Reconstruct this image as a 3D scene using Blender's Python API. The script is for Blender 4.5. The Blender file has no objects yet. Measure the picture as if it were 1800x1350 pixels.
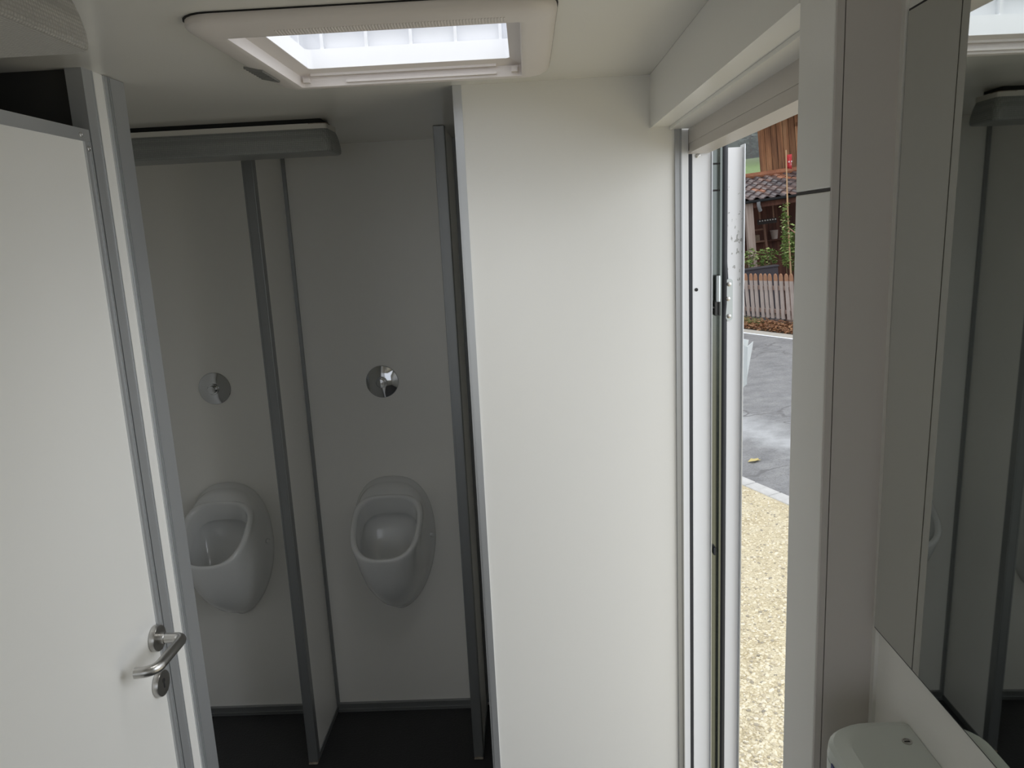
import bpy, bmesh, math, random
from mathutils import Vector, Matrix
from math import sin, cos, pi, radians
random.seed(7)
SC = bpy.context.scene
COL = SC.collection

# ------------------------------------------------------------------ helpers
class MB:
    def __init__(self): self.bm = bmesh.new()
    def box(self, x0, x1, y0, y1, z0, z1, M=None, bev=0.0):
        r = bmesh.ops.create_cube(self.bm, size=1.0)
        vs = r['verts']
        S = Matrix.Translation(((x0+x1)/2, (y0+y1)/2, (z0+z1)/2)) @ Matrix.Diagonal((abs(x1-x0), abs(y1-y0), abs(z1-z0), 1))
        bmesh.ops.transform(self.bm, matrix=S, verts=vs)
        if bev > 0:
            es = list({e for v in vs for e in v.link_edges})
            rb = bmesh.ops.bevel(self.bm, geom=es, offset=bev, segments=2, affect='EDGES', profile=0.5)
            vs = list({v for f in rb['faces'] for v in f.verts} | {v for v in vs if v.is_valid})
        if M is not None: bmesh.ops.transform(self.bm, matrix=M, verts=vs)
        return self
    def loft(self, rings, cap0=False, cap1=False, closed=True, flip=False):
        R = [[self.bm.verts.new(p) for p in ring] for ring in rings]
        n = len(R[0])
        for a, b in zip(R[:-1], R[1:]):
            for i in range(n if closed else n-1):
                j = (i+1) % n
                f = [a[i], a[j], b[j], b[i]]
                self.bm.faces.new(f[::-1] if flip else f)
        if cap0: self.bm.faces.new(R[0] if flip else R[0][::-1])
        if cap1: self.bm.faces.new(R[-1][::-1] if flip else R[-1])
        return self
    def tube(self, pts, r, n=12, caps=True):
        pts = [Vector(p) for p in pts]
        rings = []
        up = None
        for i, p in enumerate(pts):
            t = (pts[min(i+1, len(pts)-1)] - pts[max(i-1, 0)]).normalized()
            if up is None:
                up = Vector((0, 0, 1)) if abs(t.z) < .9 else Vector((1, 0, 0))
            a = t.cross(up).normalized(); up = a.cross(t).normalized()
            rr = r[i] if isinstance(r, (list, tuple)) else r
            rings.append([p + a*rr*cos(2*pi*k/n) + up*rr*sin(2*pi*k/n) for k in range(n)])
        return self.loft(rings, caps, caps)
    def lathe(self, prof, M=None, n=32, cap0=True, cap1=True):
        """prof = [(r, h)] about +Z"""
        rings = []
        for r, h in prof:
            rings.append([Vector((r*cos(2*pi*k/n), r*sin(2*pi*k/n), h)) for k in range(n)])
        if M is not None: rings = [[M @ p for p in ring] for ring in rings]
        return self.loft(rings, cap0, cap1)
    def prism(self, poly, z0, z1):
        return self.loft([[Vector((x, y, z0)) for x, y in poly], [Vector((x, y, z1)) for x, y in poly]], True, True)
    def face(self, pts):
        self.bm.faces.new([self.bm.verts.new(p) for p in pts]); return self
    def obj(self, name, mat, parent=None, smooth=False, sharp=35, loc=None, fix=True):
        bm = self.bm
        if fix: bmesh.ops.recalc_face_normals(bm, faces=bm.faces)
        me = bpy.data.meshes.new(name); bm.to_mesh(me); bm.free()
        if smooth:
            for p in me.polygons: p.use_smooth = True
            try: me.set_sharp_from_angle(angle=radians(sharp))
            except Exception: pass
        me.materials.append(mat)
        o = bpy.data.objects.new(name, me); COL.objects.link(o)
        if parent is not None: o.parent = parent
        if loc is not None: o.location = loc
        return o

def tag(o, label=None, cat=None, group=None, kind=None):
    if label: o['label'] = label
    if cat: o['category'] = cat
    if group: o['group'] = group
    if kind: o['kind'] = kind
    return o
def empty(name, loc, label, cat, group=None, kind=None):
    o = bpy.data.objects.new(name, None); COL.objects.link(o); o.location = loc
    o.empty_display_size = .05
    return tag(o, label, cat, group, kind)
def dup(root, loc, label=None):
    r = root.copy(); COL.objects.link(r); r.location = loc
    if label: r['label'] = label
    for ch in list(root.children):
        c = ch.copy(); COL.objects.link(c); c.parent = r
        for g in list(ch.children):
            d = g.copy(); COL.objects.link(d); d.parent = c
    return r

# ------------------------------------------------------------------ materials
def mat(name, col, rough=.5, metal=0.0, spec=.5, noise=None, bump=None, coat=0.0, trans=0.0):
    """noise=(scale, amount, col2), bump=(scale, strength)"""
    m = bpy.data.materials.new(name); m.use_nodes = True
    nt = m.node_tree; b = nt.nodes['Principled BSDF']
    b.inputs['Base Color'].default_value = (*col, 1)
    b.inputs['Roughness'].default_value = rough
    b.inputs['Metallic'].default_value = metal
    b.inputs['Specular IOR Level'].default_value = spec
    b.inputs['Coat Weight'].default_value = coat
    tc = nt.nodes.new('ShaderNodeTexCoord')
    if noise:
        n = nt.nodes.new('ShaderNodeTexNoise'); n.inputs['Scale'].default_value = noise[0]; n.inputs['Detail'].default_value = 6
        nt.links.new(tc.outputs['Object'], n.inputs['Vector'])
        r = nt.nodes.new('ShaderNodeValToRGB')
        r.color_ramp.elements[0].position = .5-noise[1]; r.color_ramp.elements[1].position = .5+noise[1]
        r.color_ramp.elements[0].color = (*col, 1); r.color_ramp.elements[1].color = (*noise[2], 1)
        nt.links.new(n.outputs['Fac'], r.inputs['Fac']); nt.links.new(r.outputs['Color'], b.inputs['Base Color'])
    if bump:
        n = nt.nodes.new('ShaderNodeTexNoise'); n.inputs['Scale'].default_value = bump[0]; n.inputs['Detail'].default_value = 4
        nt.links.new(tc.outputs['Object'], n.inputs['Vector'])
        bp = nt.nodes.new('ShaderNodeBump'); bp.inputs['Strength'].default_value = bump[1]; bp.inputs['Distance'].default_value = .01
        nt.links.new(n.outputs['Fac'], bp.inputs['Height']); nt.links.new(bp.outputs['Normal'], b.inputs['Normal'])
    return m

def wood_mat(name, c1, c2, c3, scale=(14, 14, 1.2), rough=.8):
    m = bpy.data.materials.new(name); m.use_nodes = True
    nt = m.node_tree; b = nt.nodes['Principled BSDF']; b.inputs['Roughness'].default_value = rough
    tc = nt.nodes.new('ShaderNodeTexCoord'); mp = nt.nodes.new('ShaderNodeMapping'); mp.inputs['Scale'].default_value = scale
    n = nt.nodes.new('ShaderNodeTexNoise'); n.inputs['Scale'].default_value = 1; n.inputs['Detail'].default_value = 8; n.inputs['Roughness'].default_value = .65
    r = nt.nodes.new('ShaderNodeValToRGB'); e = r.color_ramp.elements
    e[0].position = .3; e[0].color = (*c1, 1); e[1].position = .72; e[1].color = (*c3, 1)
    k = e.new(.5); k.color = (*c2, 1)
    nt.links.new(tc.outputs['Object'], mp.inputs['Vector']); nt.links.new(mp.outputs['Vector'], n.inputs['Vector'])
    nt.links.new(n.outputs['Fac'], r.inputs['Fac']); nt.links.new(r.outputs['Color'], b.inputs['Base Color'])
    bp = nt.nodes.new('ShaderNodeBump'); bp.inputs['Strength'].default_value = .3
    nt.links.new(n.outputs['Fac'], bp.inputs['Height']); nt.links.new(bp.outputs['Normal'], b.inputs['Normal'])
    return m

WHITE = mat('white_laminate', (.82, .812, .78), .28, bump=(1.5, .015))
CEIL = mat('ceiling_laminate', (.74, .725, .68), .2, bump=(2.5, .03))
ALU = mat('anodised_aluminium', (.60, .615, .63), .38, .7)
ALUD = mat('dull_aluminium', (.31, .32, .325), .42, .7)
TAUPE = mat('grey_brown_laminate', (.56, .525, .50), .4)
SEAM = mat('dark_seam', (.05, .045, .045), .7)
SEALW = mat('white_sealant', (.75, .74, .71), .45)
FLOOR = mat('black_rubber_floor', (.022, .022, .024), .6, bump=(120, .25))
CERAMIC = mat('white_ceramic', (.72, .73, .73), .1, coat=.3)
CHROME = mat('chrome', (.52, .53, .54), .06, 1.0)
STEEL = mat('brushed_steel', (.55, .54, .52), .3, 1.0, bump=(300, .05))
STEELD = mat('dark_keyhole', (.05, .05, .05), .5, .5)
RUBBER = mat('black_rubber', (.02, .022, .028), .5)
RAIL = mat('warm_grey_rail', (.56, .52, .475), .4)
PWHITE = mat('white_powder_coat', (.80, .81, .83), .3, noise=(5, .02, (.8, .81, .83)))
DPANEL = mat('dispenser_plastic', (.62, .66, .62), .33)
CREAM = mat('skylight_plastic', (.74, .69, .655), .4)
BRIGHT = mat('white_plastic', (.85, .86, .89), .4)
GRILLE = mat('grey_grille', (.2, .2, .19), .6)
RUST = mat('rusty_edge', (.16, .10, .06), .8, noise=(60, .15, (.4, .36, .3)))
DARK = mat('black_gap', (.01, .01, .01), .8)

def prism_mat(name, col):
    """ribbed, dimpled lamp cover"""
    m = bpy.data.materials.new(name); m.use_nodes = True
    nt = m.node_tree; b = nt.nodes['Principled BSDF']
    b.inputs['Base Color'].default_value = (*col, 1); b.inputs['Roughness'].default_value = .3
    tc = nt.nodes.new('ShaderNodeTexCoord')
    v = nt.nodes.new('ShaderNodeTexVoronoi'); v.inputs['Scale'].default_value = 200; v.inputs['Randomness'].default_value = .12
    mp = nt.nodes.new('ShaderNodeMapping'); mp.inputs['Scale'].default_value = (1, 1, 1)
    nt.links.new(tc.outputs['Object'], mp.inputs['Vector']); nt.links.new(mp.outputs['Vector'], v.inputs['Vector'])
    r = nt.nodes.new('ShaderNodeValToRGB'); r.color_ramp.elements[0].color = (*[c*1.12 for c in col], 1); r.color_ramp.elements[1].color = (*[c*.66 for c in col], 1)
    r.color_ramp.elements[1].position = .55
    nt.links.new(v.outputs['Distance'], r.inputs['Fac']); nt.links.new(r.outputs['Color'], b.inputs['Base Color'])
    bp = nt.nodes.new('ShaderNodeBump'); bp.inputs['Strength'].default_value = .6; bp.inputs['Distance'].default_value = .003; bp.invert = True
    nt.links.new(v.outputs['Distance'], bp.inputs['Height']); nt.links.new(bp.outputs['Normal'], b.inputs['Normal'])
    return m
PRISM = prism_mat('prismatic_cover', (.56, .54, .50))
PRISM_SHADE = prism_mat('shaded_prismatic_cover', (.33, .345, .335))  # darker copy of the cover, with the urinal bay's shade in its colour

def mirror_mat():
    m = bpy.data.materials.new('mirror_silver'); m.use_nodes = True
    b = m.node_tree.nodes['Principled BSDF']
    b.inputs['Base Color'].default_value = (.74, .77, .74, 1); b.inputs['Metallic'].default_value = 1; b.inputs['Roughness'].default_value = .015
    return m
MIRROR = mirror_mat()

def lid_mat():
    m = bpy.data.materials.new('frosted_acrylic'); m.use_nodes = True
    nt = m.node_tree; nt.nodes.remove(nt.nodes['Principled BSDF'])
    t = nt.nodes.new('ShaderNodeBsdfTranslucent'); t.inputs['Color'].default_value = (.9, .92, .95, 1)
    nt.links.new(t.outputs[0], nt.nodes['Material Output'].inputs['Surface'])
    return m
ACRYL = lid_mat()

# ================================================================== ROOM
ZC = 2.1615      # ceiling
XL, XO = -.787, -1.47   # cubicle front wall, outer left wall
XB = 2.72        # back wall (y)
XM = .35         # mirror wall

o = MB().box(-1.55, .43, -1.3, 2.80, -.06, 0).obj('floor', FLOOR); tag(o, 'black rubber floor under the urinals', 'floor', kind='structure')
SX0, SX1, SY0, SY1 = -.436, .005, 1.215, 1.61      # skylight opening
c = MB()
c.box(-1.55, SX0, -1.3, 2.80, ZC, ZC+.045); c.box(SX1, .43, -1.3, 2.80, ZC, ZC+.045)
c.box(SX0, SX1, -1.3, SY0, ZC, ZC+.045); c.box(SX0, SX1, SY1, 2.80, ZC, ZC+.045)
o = c.obj('ceiling', CEIL); tag(o, 'glossy pale ceiling with the skylight cut into it', 'ceiling', kind='structure')
o = MB().box(-1.55, .43, XB, XB+.06, 0, ZC).obj('wall_back', WHITE); tag(o, 'white back wall carrying the urinals', 'wall', kind='structure')
o = MB().box(XO-.06, XO, -1.3, XB, 0, ZC).obj('wall_outer', WHITE); tag(o, 'white outer wall at the left end of the urinals', 'wall', kind='structure')
wn = MB(); wn.box(XO, -1.15, -1.3, -1.25, 0, ZC); wn.box(.2, XM, -1.3, -1.25, 0, ZC); wn.box(-1.15, .2, -1.3, -1.25, 0, .80); wn.box(-1.15, .2, -1.3, -1.25, 2.05, ZC)  # unseen window opening added here to let in fill light from the sky
o = wn.obj('wall_front', WHITE); tag(o, 'white end wall behind the viewer with an added opening for fill light', 'wall', kind='structure')
o = MB().box(XM, .43, -1.3, .742, 0, ZC).obj('wall_right', WHITE); tag(o, 'white wall carrying the mirror and the dispenser', 'wall', kind='structure')
o = MB().box(XM, .43, 1.84, XB, 0, ZC).obj('wall_right_far', WHITE); tag(o, 'white side wall beyond the entrance, behind the wide panel', 'wall', kind='structure')
# wall between the door and the urinal bay (solid) + strip beside the door + near piece
w = MB(); w.box(XL-.03, XL, 1.474, 1.51, 0, ZC); w.box(XO, XL-.03, 1.460, 1.57, 0, ZC)
o = w.obj('wall_left', WHITE); tag(o, 'narrow white wall strip between cubicle door and urinal bay', 'wall', kind='structure')
MB().box(XO, XL-.024, 1.450, 1.460, 0, ZC).obj('cubicle_shade_sheet', mat('cubicle_shade', (.045, .043, .04), .6), o)['label'] = 'dark sheet standing in for the cubicle shade'  # dark sheet puts the closed cubicle's shade into its wall colour
w = MB(); w.box(XL-.03, XL, -1.25, .765, 0, ZC); w.box(XO, XL-.03, .70, .73, 0, ZC)
o = w.obj('wall_left_near', WHITE); tag(o, 'white wall on the hinge side of the cubicle door', 'wall', kind='structure')
# wide white panel right of the urinal bay
o = MB().box(-.133, .343, 1.80, 1.832, 0, ZC).obj('wall_middle', WHITE); tag(o, 'wide white wall panel between urinal bay and entrance', 'wall', kind='structure')
# white reveal + bulkhead over the entrance
b = MB(); b.box(.289, .376, .79, 1.80, 2.049, ZC, bev=.002)
b.box(.332, .376, .842, 1.80, 2.0425, 2.0488)
b.box(.2875, .2915, .842, 1.80, 2.0465, 2.0525)
o = b.obj('bulkhead', WHITE); tag(o, 'white boxed bulkhead over the entrance door', 'bulkhead', kind='structure')
# pilaster: white cover panel facing the room (two pieces with a seam), grey-brown flank towards the viewer
p = MB(); p.box(.289, .297, .7495, .843, 0, 1.856, bev=.0015); p.box(.289, .297, .7495, .843, 1.859, ZC, bev=.0015)
p.box(.297, .43, .7525, .843, 0, ZC)
pil = p.obj('wall_pilaster', WHITE); tag(pil, 'narrow white jamb panel with a dark seam, near side of the entrance', 'wall', kind='structure')
f = MB(); f.box(.2895, .2962, .7455, .7492, 0, ZC); f.box(.2972, XM, .7455, .7522, 0, ZC)
f.obj('flank_panel', TAUPE, pil)['label'] = 'grey-brown flank panel'
MB().box(.2966, .2971, .7475, .7495, 0, ZC).obj('joint', SEAM, pil)
MB().box(.2897, .2965, .749, .842, 1.8562, 1.8588).obj('joint', SEAM, pil)

# aluminium trims (setting)
def trim(n, label, mb, m=ALU):
    o = mb.obj(n, m); tag(o, label, 'trim', kind='structure'); return o
t = MB(); t.box(XL-.033, XL+.003, 1.51, 1.584, 0, ZC-.001)
for y in (1.514, 1.521, 1.527): t.box(XL+.003, XL+.0055, y, y+.0032, 0, ZC-.002)
trim('trim_1', 'wide grooved aluminium edge profile on the end of the left wall', t)
t = MB(); t.box(XL-.03, XL+.001, 1.440, 1.474, 0, ZC); t.box(XL+.001, XL+.0025, 1.4705, 1.474, 0, ZC)
trim('trim_2', 'grey aluminium door post beside the cubicle door', t)
t = MB(); t.box(-.151, -.131, 1.797, 1.834, 0, ZC); t.box(-.146, -.131, 1.795, 1.797, 0, ZC)
trim('trim_3', 'aluminium edge profile on the left end of the wide white panel', t)
t = MB(); t.box(.343, .3585, 1.797, 1.832, 0, 2.0425); t.box(.343, .346, 1.7945, 1.797, 0, 2.0425); t.box(.3555, .3585, 1.7945, 1.797, 0, 2.0425)
trim('trim_4', 'slim aluminium profile where wide panel meets the entrance frame', t, mat('mid_grey_aluminium', (.40, .41, .42), .4, .7))
t = MB(); t.box(XO, -.868, XB-.014, XB, 0, .033); t.box(XO, -.868, XB-.018, XB-.014, 0, .012)
t.box(-.828, -.273, XB-.014, XB, 0, .033); t.box(-.828, -.273, XB-.018, XB-.014, 0, .012); t.box(-.228, XM, XB-.014, XB, 0, .033)
trim('baseboard_back', 'grey aluminium skirting along the foot of the back wall', t, ALUD)

# fine silicone lines at wall/ceiling corner
t = MB(); t.box(.345, XM, -1.24, .742, ZC-.006, ZC); t.box(XM-.0035, XM, .738, .7455, 0, ZC)
trim('trim_5', 'white sealant bead beside the mirror', t, SEALW)

# ================================================================== CUBICLE DOOR
d = empty('door_1', (XL, .797, 0), 'white cubicle door in aluminium frame with steel lever handle', 'door', kind='structure')
Y0, Y1, ZT = 0.0, .640, 2.053
MB().box(-.034, -.002, Y0+.004, Y1-.004, .02, ZT-.004).obj('door_panel', WHITE, d)
s = MB()
s.box(-.036, 0, Y1-.022, Y1, .015, ZT-.0222); s.box(0, .0018, Y1-.0215, Y1-.0165, .015, ZT-.022); s.box(0, .0018, Y1-.006, Y1-.002, .015, ZT-.022)
s.obj('stile', ALU, d)
MB().box(-.036, 0, Y0, Y0+.022, .015, ZT-.022).obj('stile', ALU, d)
MB().box(-.036, 0, Y0, Y1, ZT-.022, ZT).obj('top_rail', ALU, d)
for yy, zz in ((Y1-.030, ZT-.012), (Y1-.011, ZT-.034)):
    k = MB().lathe([(.0045, 0), (.0045, .0018), (.0032, .0025), (.0018, .0018), (.0, .0012)], Matrix.Translation((0, yy, zz)) @ Matrix.Rotation(pi/2, 4, 'Y'), 16, cap1=False)
    k.obj('screw', STEEL, d, True)
RY = Matrix.Rotation(pi/2, 4, 'Y')
hy = 1.402-.797
h = MB().lathe([(.0265, -.001), (.0265, .008), (.0255, .0098), (.012, .0098), (.0, .0098)], Matrix.Translation((0, hy, 1.062)) @ RY, 40, cap1=False).obj('door_handle', STEEL, d, True)
h['label'] = 'brushed steel lever handle'
R_ = .0104
pts = [(.006, hy, 1.062)]
cx = .058
for k in range(0, 9):
    a = k/8*pi/2
    pts.append((cx-.016+.016*sin(a), hy-.016+.016*cos(a), 1.062))
L = .111
for k in range(0, 11):
    a = k/10*pi/2*.95
    pts.append((cx-.026+.026*cos(a), hy-L-.026*sin(a)+.012, 1.062))
e = Vector(pts[-1]); pts.append((e.x-.012, e.y-.002, e.z))
MB().tube(pts, R_, 20).obj('lever', STEEL, h, True, 50)
MB().lathe([(.0118, .0), (.0118, .016), (.0105, .0175)], Matrix.Translation((.004, hy, 1.062)) @ RY, 24).obj('collar', STEEL, h, True)
k = MB().lathe([(.0265, -.001), (.0265, .008), (.0255, .0098), (.0, .0098)], Matrix.Translation((0, 1.391-.797, .968)) @ RY, 40, cap1=False).obj('key_rosette', STEEL, d, True)
kk = MB(); kk.lathe([(.0048, 0), (.0048, .0012)], Matrix.Translation((.0094, 1.391-.797, .974)) @ RY, 16)
kk.box(.0094, .0106, 1.391-.797-.0018, 1.391-.797+.0018, .958, .974)
kk.obj('keyhole', STEELD, k)

# ================================================================== URINAL BAY
def partition(x0, label):
    xw = .034
    q = empty('urinal_partition', (x0, 2.405, 0), label, 'partition', 'urinal partitions')
    MB().box(.005, xw-.005, .02, XB-2.405, .004, ZC-.001).obj('panel', WHITE, q)
    a = MB(); a.box(0, xw, 0, .032, .006, ZC-.001, bev=.0015)
    for xx in (.004, xw-.007): a.box(xx, xx+.003, -.0015, 0, .006, ZC-.001)
    a.obj('post', ALUD, q)
    MB().box(.001, xw-.001, -.004, .03, 0, .006).obj('foot', RUST, q)
    e = MB()
    e.box(xw-.005, xw-.001, .032, XB-2.405, .0, .02); e.box(.001, .005, .032, XB-2.405, .0, .02)
    e.box(xw-.005, xw+.006, XB-2.417, XB-2.405, .02, ZC-.001); e.box(-.006, .005, XB-2.417, XB-2.405, .02, ZC-.001)
    e.obj('edge_strip', ALUD, q)
    return q
P1 = partition(-.863, 'white urinal partition standing between the two urinals')
P2 = partition(-.268, 'white urinal partition right of the right-hand urinal, beside the wide panel')

def egg(t, hx, zt, zb, zc, nt=2.3, nb=2.0):
    s_, c_ = sin(t), cos(t)      # t=0 top, clockwise to +x
    n = nt if c_ > 0 else nb
    hz = (zt-zc) if c_ > 0 else (zc-zb)
    x = hx*math.copysign(abs(s_)**(2/n), s_); z = zc+hz*math.copysign(abs(c_)**(2/n), c_)
    return x, z
def smooth(a): return a*a*(3-2*a)
def make_urinal(loc, label):
    N = 64
    T = [2*pi*k/N for k in range(N)]
    def back(t, grow=1.0):
        x, z = egg(t, .152*grow, .700+.265*grow, .700-.265*grow, .735, 2.5, 1.75)
        return x, z
    def rimpt(t, inset=0.0, off=0.0):
        # rim lies in a plane leaning back: v=0 top, v=1 front lip
        x, z = egg(t, .127-inset, 1-inset*3.8, inset*3.8, .56, 2.9, 2.5)
        x *= (1+.05*(z-.5))
        v = 1-z
        dd = .068 + .205*smooth(v)*.55 + .205*v*.45; zz = .915-.178*v
        return Vector((x, -dd-off*.62, zz+off*.78))
    rings = []
    # flange against the wall
    rings.append([Vector((*back(t)[:1], 0.0, back(t)[1])) for t in T])
    rings.append([Vector((back(t)[0], -.012, back(t)[1])) for t in T])
    rings.append([Vector((back(t, .965)[0], -.022, back(t, .965)[1])) for t in T])
    # body
    for u in (.16, .32, .5, .68, .84, .95):
        ring = []
        for t in T:
            bx, bz = back(t, .95); r = rimpt(t)
            low = max(0.0, -cos(t))            # 1 at the bottom
            a = u
            bul = sin(pi*a)
            px = bx+(r.x-bx)*smooth(a)*.85+(r.x-bx)*a*.15
            py = -.022+(r.y+.022)*a - bul*.035*low
            pz = bz+(r.z-bz)*a - bul*(.042*low) + bul*.012*max(0, cos(t))
            side = abs(sin(t))**2.0*max(0.0, 1-abs(bz-.70)/.24)
            px -= math.copysign(.013*side*sin(pi*min(1, a*1.05)), px)
            ring.append(Vector((px, py, pz)))
        rings.append(ring)
    rings.append([rimpt(t) for t in T])
    rings.append([rimpt(t, .004, .006) for t in T])
    rings.append([rimpt(t, .0095, .0075) for t in T])
    rings.append([rimpt(t, .016, .004) for t in T])
    rings.append([rimpt(t, .0195, -.004) for t in T])
    m = MB(); m.loft(rings)
    root = empty('urinal', loc, label, 'urinal', 'white ceramic urinals')
    body = m.obj('body', CERAMIC, root, True, 60)
    # bowl
    cen = Vector((0, -.075, .60))
    rb = [[rimpt(t, .0195, -.004) for t in T]]
    for u, dy, dz, sc in ((.3, .012, -.024, .965), (.5, .024, -.046, .915), (.52, .027, -.050, .915), (.54, .036, -.046, .99), (.7, .046, -.075, .98), (.85, .052, -.125, .84), (.93, .056, -.16, .64), (1.0, .058, -.18, .40), (1.0, .058, -.187, .12)):
        ring = []
        for t in T:
            r = rimpt(t, .0195, -.004)
            tgt = Vector((r.x, r.y+dy, r.z+dz))
            # pull towards the bowl axis
            c0 = Vector((0, -.135, tgt.z*.45+.66*.55+dz*.25))
            ring.append(c0+(tgt-c0)*sc)
        rb.append(ring)
    m = MB(); m.loft(rb, cap1=True)
    bw = m.obj('bowl', CERAMIC, root, True, 80)
    for sgn in (1, -1):
        MB().lathe([(.0088, -.006), (.0088, .0055), (.007, .0075), (0, .008)], Matrix.Translation((sgn*.1425, -.040, .742)) @ Matrix.Rotation(sgn*1.15, 4, 'Z') @ Matrix.Rotation(pi/2, 4, 'X'), 20, cap1=False).obj('screw_cap', CERAMIC, root, True)
    return root
U2 = make_urinal((-.545, XB, 0), 'white ceramic urinal right of the partition, fully in view')
U1 = dup(U2, (-1.165, XB, 0), 'white ceramic urinal half hidden behind the left wall profile')
U3 = dup(U2, (.06, XB, 0), 'white ceramic urinal hidden behind the wide white panel')
COL.objects.unlink(U3)
for c_ in list(bpy.data.objects):
    if c_.parent == U3: bpy.data.objects.remove(c_, do_unlink=True)
bpy.data.objects.remove(U3, do_unlink=True)

def flush(loc, label):
    r = empty('flush_button', loc, label, 'flush button', 'chrome flush buttons')
    RX = Matrix.Rotation(pi/2, 4, 'X')
    MB().lathe([(.0595, 0), (.0595, .0025), (.058, .0045), (.040, .009), (.0215, .0125), (.0205, .0125)], RX, 64, cap1=True).obj('rosette', CHROME, r, True, 25)
    MB().lathe([(.0200, .012), (.0200, .020), (.0190, .0212), (.0165, .0212)], RX, 40).obj('collar', CHROME, r, True, 30)
    MB().lathe([(.0150, .018), (.0150, .034), (.0138, .036), (0, .0368)], RX, 40, cap1=False).obj('knob', CHROME, r, True, 30)
    return r
B2 = flush((-.548, XB, 1.324), 'round chrome flush button above the right-hand urinal')
B1 = dup(B2, (-1.166, XB, 1.326), 'round chrome flush button above the half hidden urinal')

# ------------------------------------------------------------------ ceiling lamps
def rrect(x0, x1, y0, y1, r, n=6):
    out = []
    for cx, cy, a0 in ((x1-r, y1-r, 0), (x0+r, y1-r, pi/2), (x0+r, y0+r, pi), (x1-r, y0+r, 3*pi/2)):
        for k in range(n+1):
            a = a0+k/n*pi/2
            out.append((cx+r*cos(a), cy+r*sin(a)))
    return out
def lamp(name_loc, w, l, label, cover, gap):
    """tray + ribbed cover, long axis = local Y, far end at y=0, extends to -l; ceiling at local z=0"""
    r = empty('ceiling_lamp', name_loc, label, 'lamp', 'fluorescent ceiling lamps')
    MB().box(-w/2+.022, w/2-.022, -l+.02, -.03, -gap, 0).obj('mount', DARK, r)
    t = MB(); pr = rrect(-w/2+.012, w/2-.012, -l+.01, -.012, .008, 3); t.prism(pr, -gap-.014, -gap)
    t.obj('tray', mat('lamp_tray', (.62, .60, .55), .5), r)
    rings = []
    for ins, z in ((.011, -gap-.0143), (.008, -gap-.022), (.0045, -gap-.034), (.001, -gap-.052), (.0, -gap-.066), (.0015, -gap-.0725), (.005, -gap-.0748), (.012, -gap-.075)):
        rings.append([Vector((x, y, z)) for x, y in rrect(-w/2+ins, w/2-ins, -l+ins, -ins, max(.004, .022-ins*.6), 5)])
    m = MB(); m.loft(rings, cap1=True)
    m.obj('cover', cover, r, True, 50)
    return r
L1 = lamp((-.607, 1.022, ZC), .145, 1.25, 'long ribbed ceiling lamp over the cubicle door, top left', PRISM, .006)
L2 = lamp((-.515, 2.20, ZC), .135, .98, 'long ribbed ceiling lamp in front of the urinals, cover darkened for shade', PRISM_SHADE, .013)
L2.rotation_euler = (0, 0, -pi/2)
# rusty lip on both trays
MB().box(.02, .0560, -.06, -.0105, -.0150, -.0132).obj('rust_patch', RUST, L2)
MB().box(.02, .0615, -.10, -.0105, -.0080, -.0062).obj('rust_patch', RUST, L1)

# ------------------------------------------------------------------ skylight
sk = empty('skylight', ((SX0+SX1)/2, (SY0+SY1)/2, ZC), 'square white plastic roof skylight with ribbed frame, lit by daylight', 'skylight')
hx, hy_ = (SX1-SX0)/2, (SY1-SY0)/2
def srect(o_, z, r): return [Vector((x, y, z)) for x, y in rrect(-hx-o_, hx+o_, -hy_-o_, hy_+o_, r, 6)]
rings = [srect(.055, -.002, .05), srect(.0555, -.008, .05), srect(.052, -.0135, .047), srect(.043, -.0185, .04), srect(.028, -.0222, .028),
         srect(.010, -.0245, .014), srect(.003, -.0245, .008), srect(0, -.0232, .006), srect(0, .010, .006)]
m = MB(); m.loft(rings)
fr = m.obj('frame', CREAM, sk, True, 50)
MB().loft([srect(.057, -.0003, .05), srect(.057, -.0015, .05), srect(.045, -.0015, .05), srect(.045, -.0003, .05)]).obj('gasket', DARK, sk)
# ribbed grips in the frame (one part)
g = MB()
prf = [(.007, -.0245), (.010, -.0245), (.016, -.0238), (.022, -.0231), (.027, -.0224)]
for k in range(74):
    x = -.14+k*.0046
    g.loft([[Vector((x, -hy_-o_, z_)), Vector((x+.0006, -hy_-o_, z_-.0007)), Vector((x+.0020, -hy_-o_, z_-.0007)), Vector((x+.0026, -hy_-o_, z_))] for o_, z_ in prf], True, True)
g.obj('ribbed_grip', CREAM, sk)
# grey insect grille on the left side of the frame
g = MB()
Mg = Matrix.Translation((-hx-.0375, .070, -.0212)) @ Matrix.Rotation(radians(13), 4, 'Y')
g.box(-.017, .017, -.05, .05, -.0015, .0015, Mg)
for k in range(8): g.box(-.017, .017, -.049+k*.0133, -.0455+k*.0133, -.0026, -.0015, Mg)
g.obj('vent_grille', GRILLE, sk)
# liner (pinkish cream) with small rails
m = MB()
m.loft([srect(.0005, -.022, .004), srect(.0005, -.003, .004), srect(-.0225, .0065, .004)])
ln = m.obj('liner', CREAM, sk)
r_ = MB(); r_.box(-hx+.02, hx-.05, hy_-.008, hy_-.0005, -.004, .0035); r_.box(-hx+.005, -hx+.018, hy_-.010, hy_-.0005, -.016, -.008); r_.box(hx-.02, hx-.008, hy_-.010, hy_-.0005, -.016, -.006)
r_.box(-hx+.09, hx-.05, hy_-.005, hy_-.0005, -.018, -.0135)
r_.obj('blind_rail', CREAM, sk)
# bright inner tube
m = MB(); m.loft([srect(-.022, -.014+.02, .012), srect(-.0185, .043, .012), srect(-.012, .0435, .012), srect(-.010, .024, .012)])
m.obj('inner_tube', BRIGHT, sk, True, 40)
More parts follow.
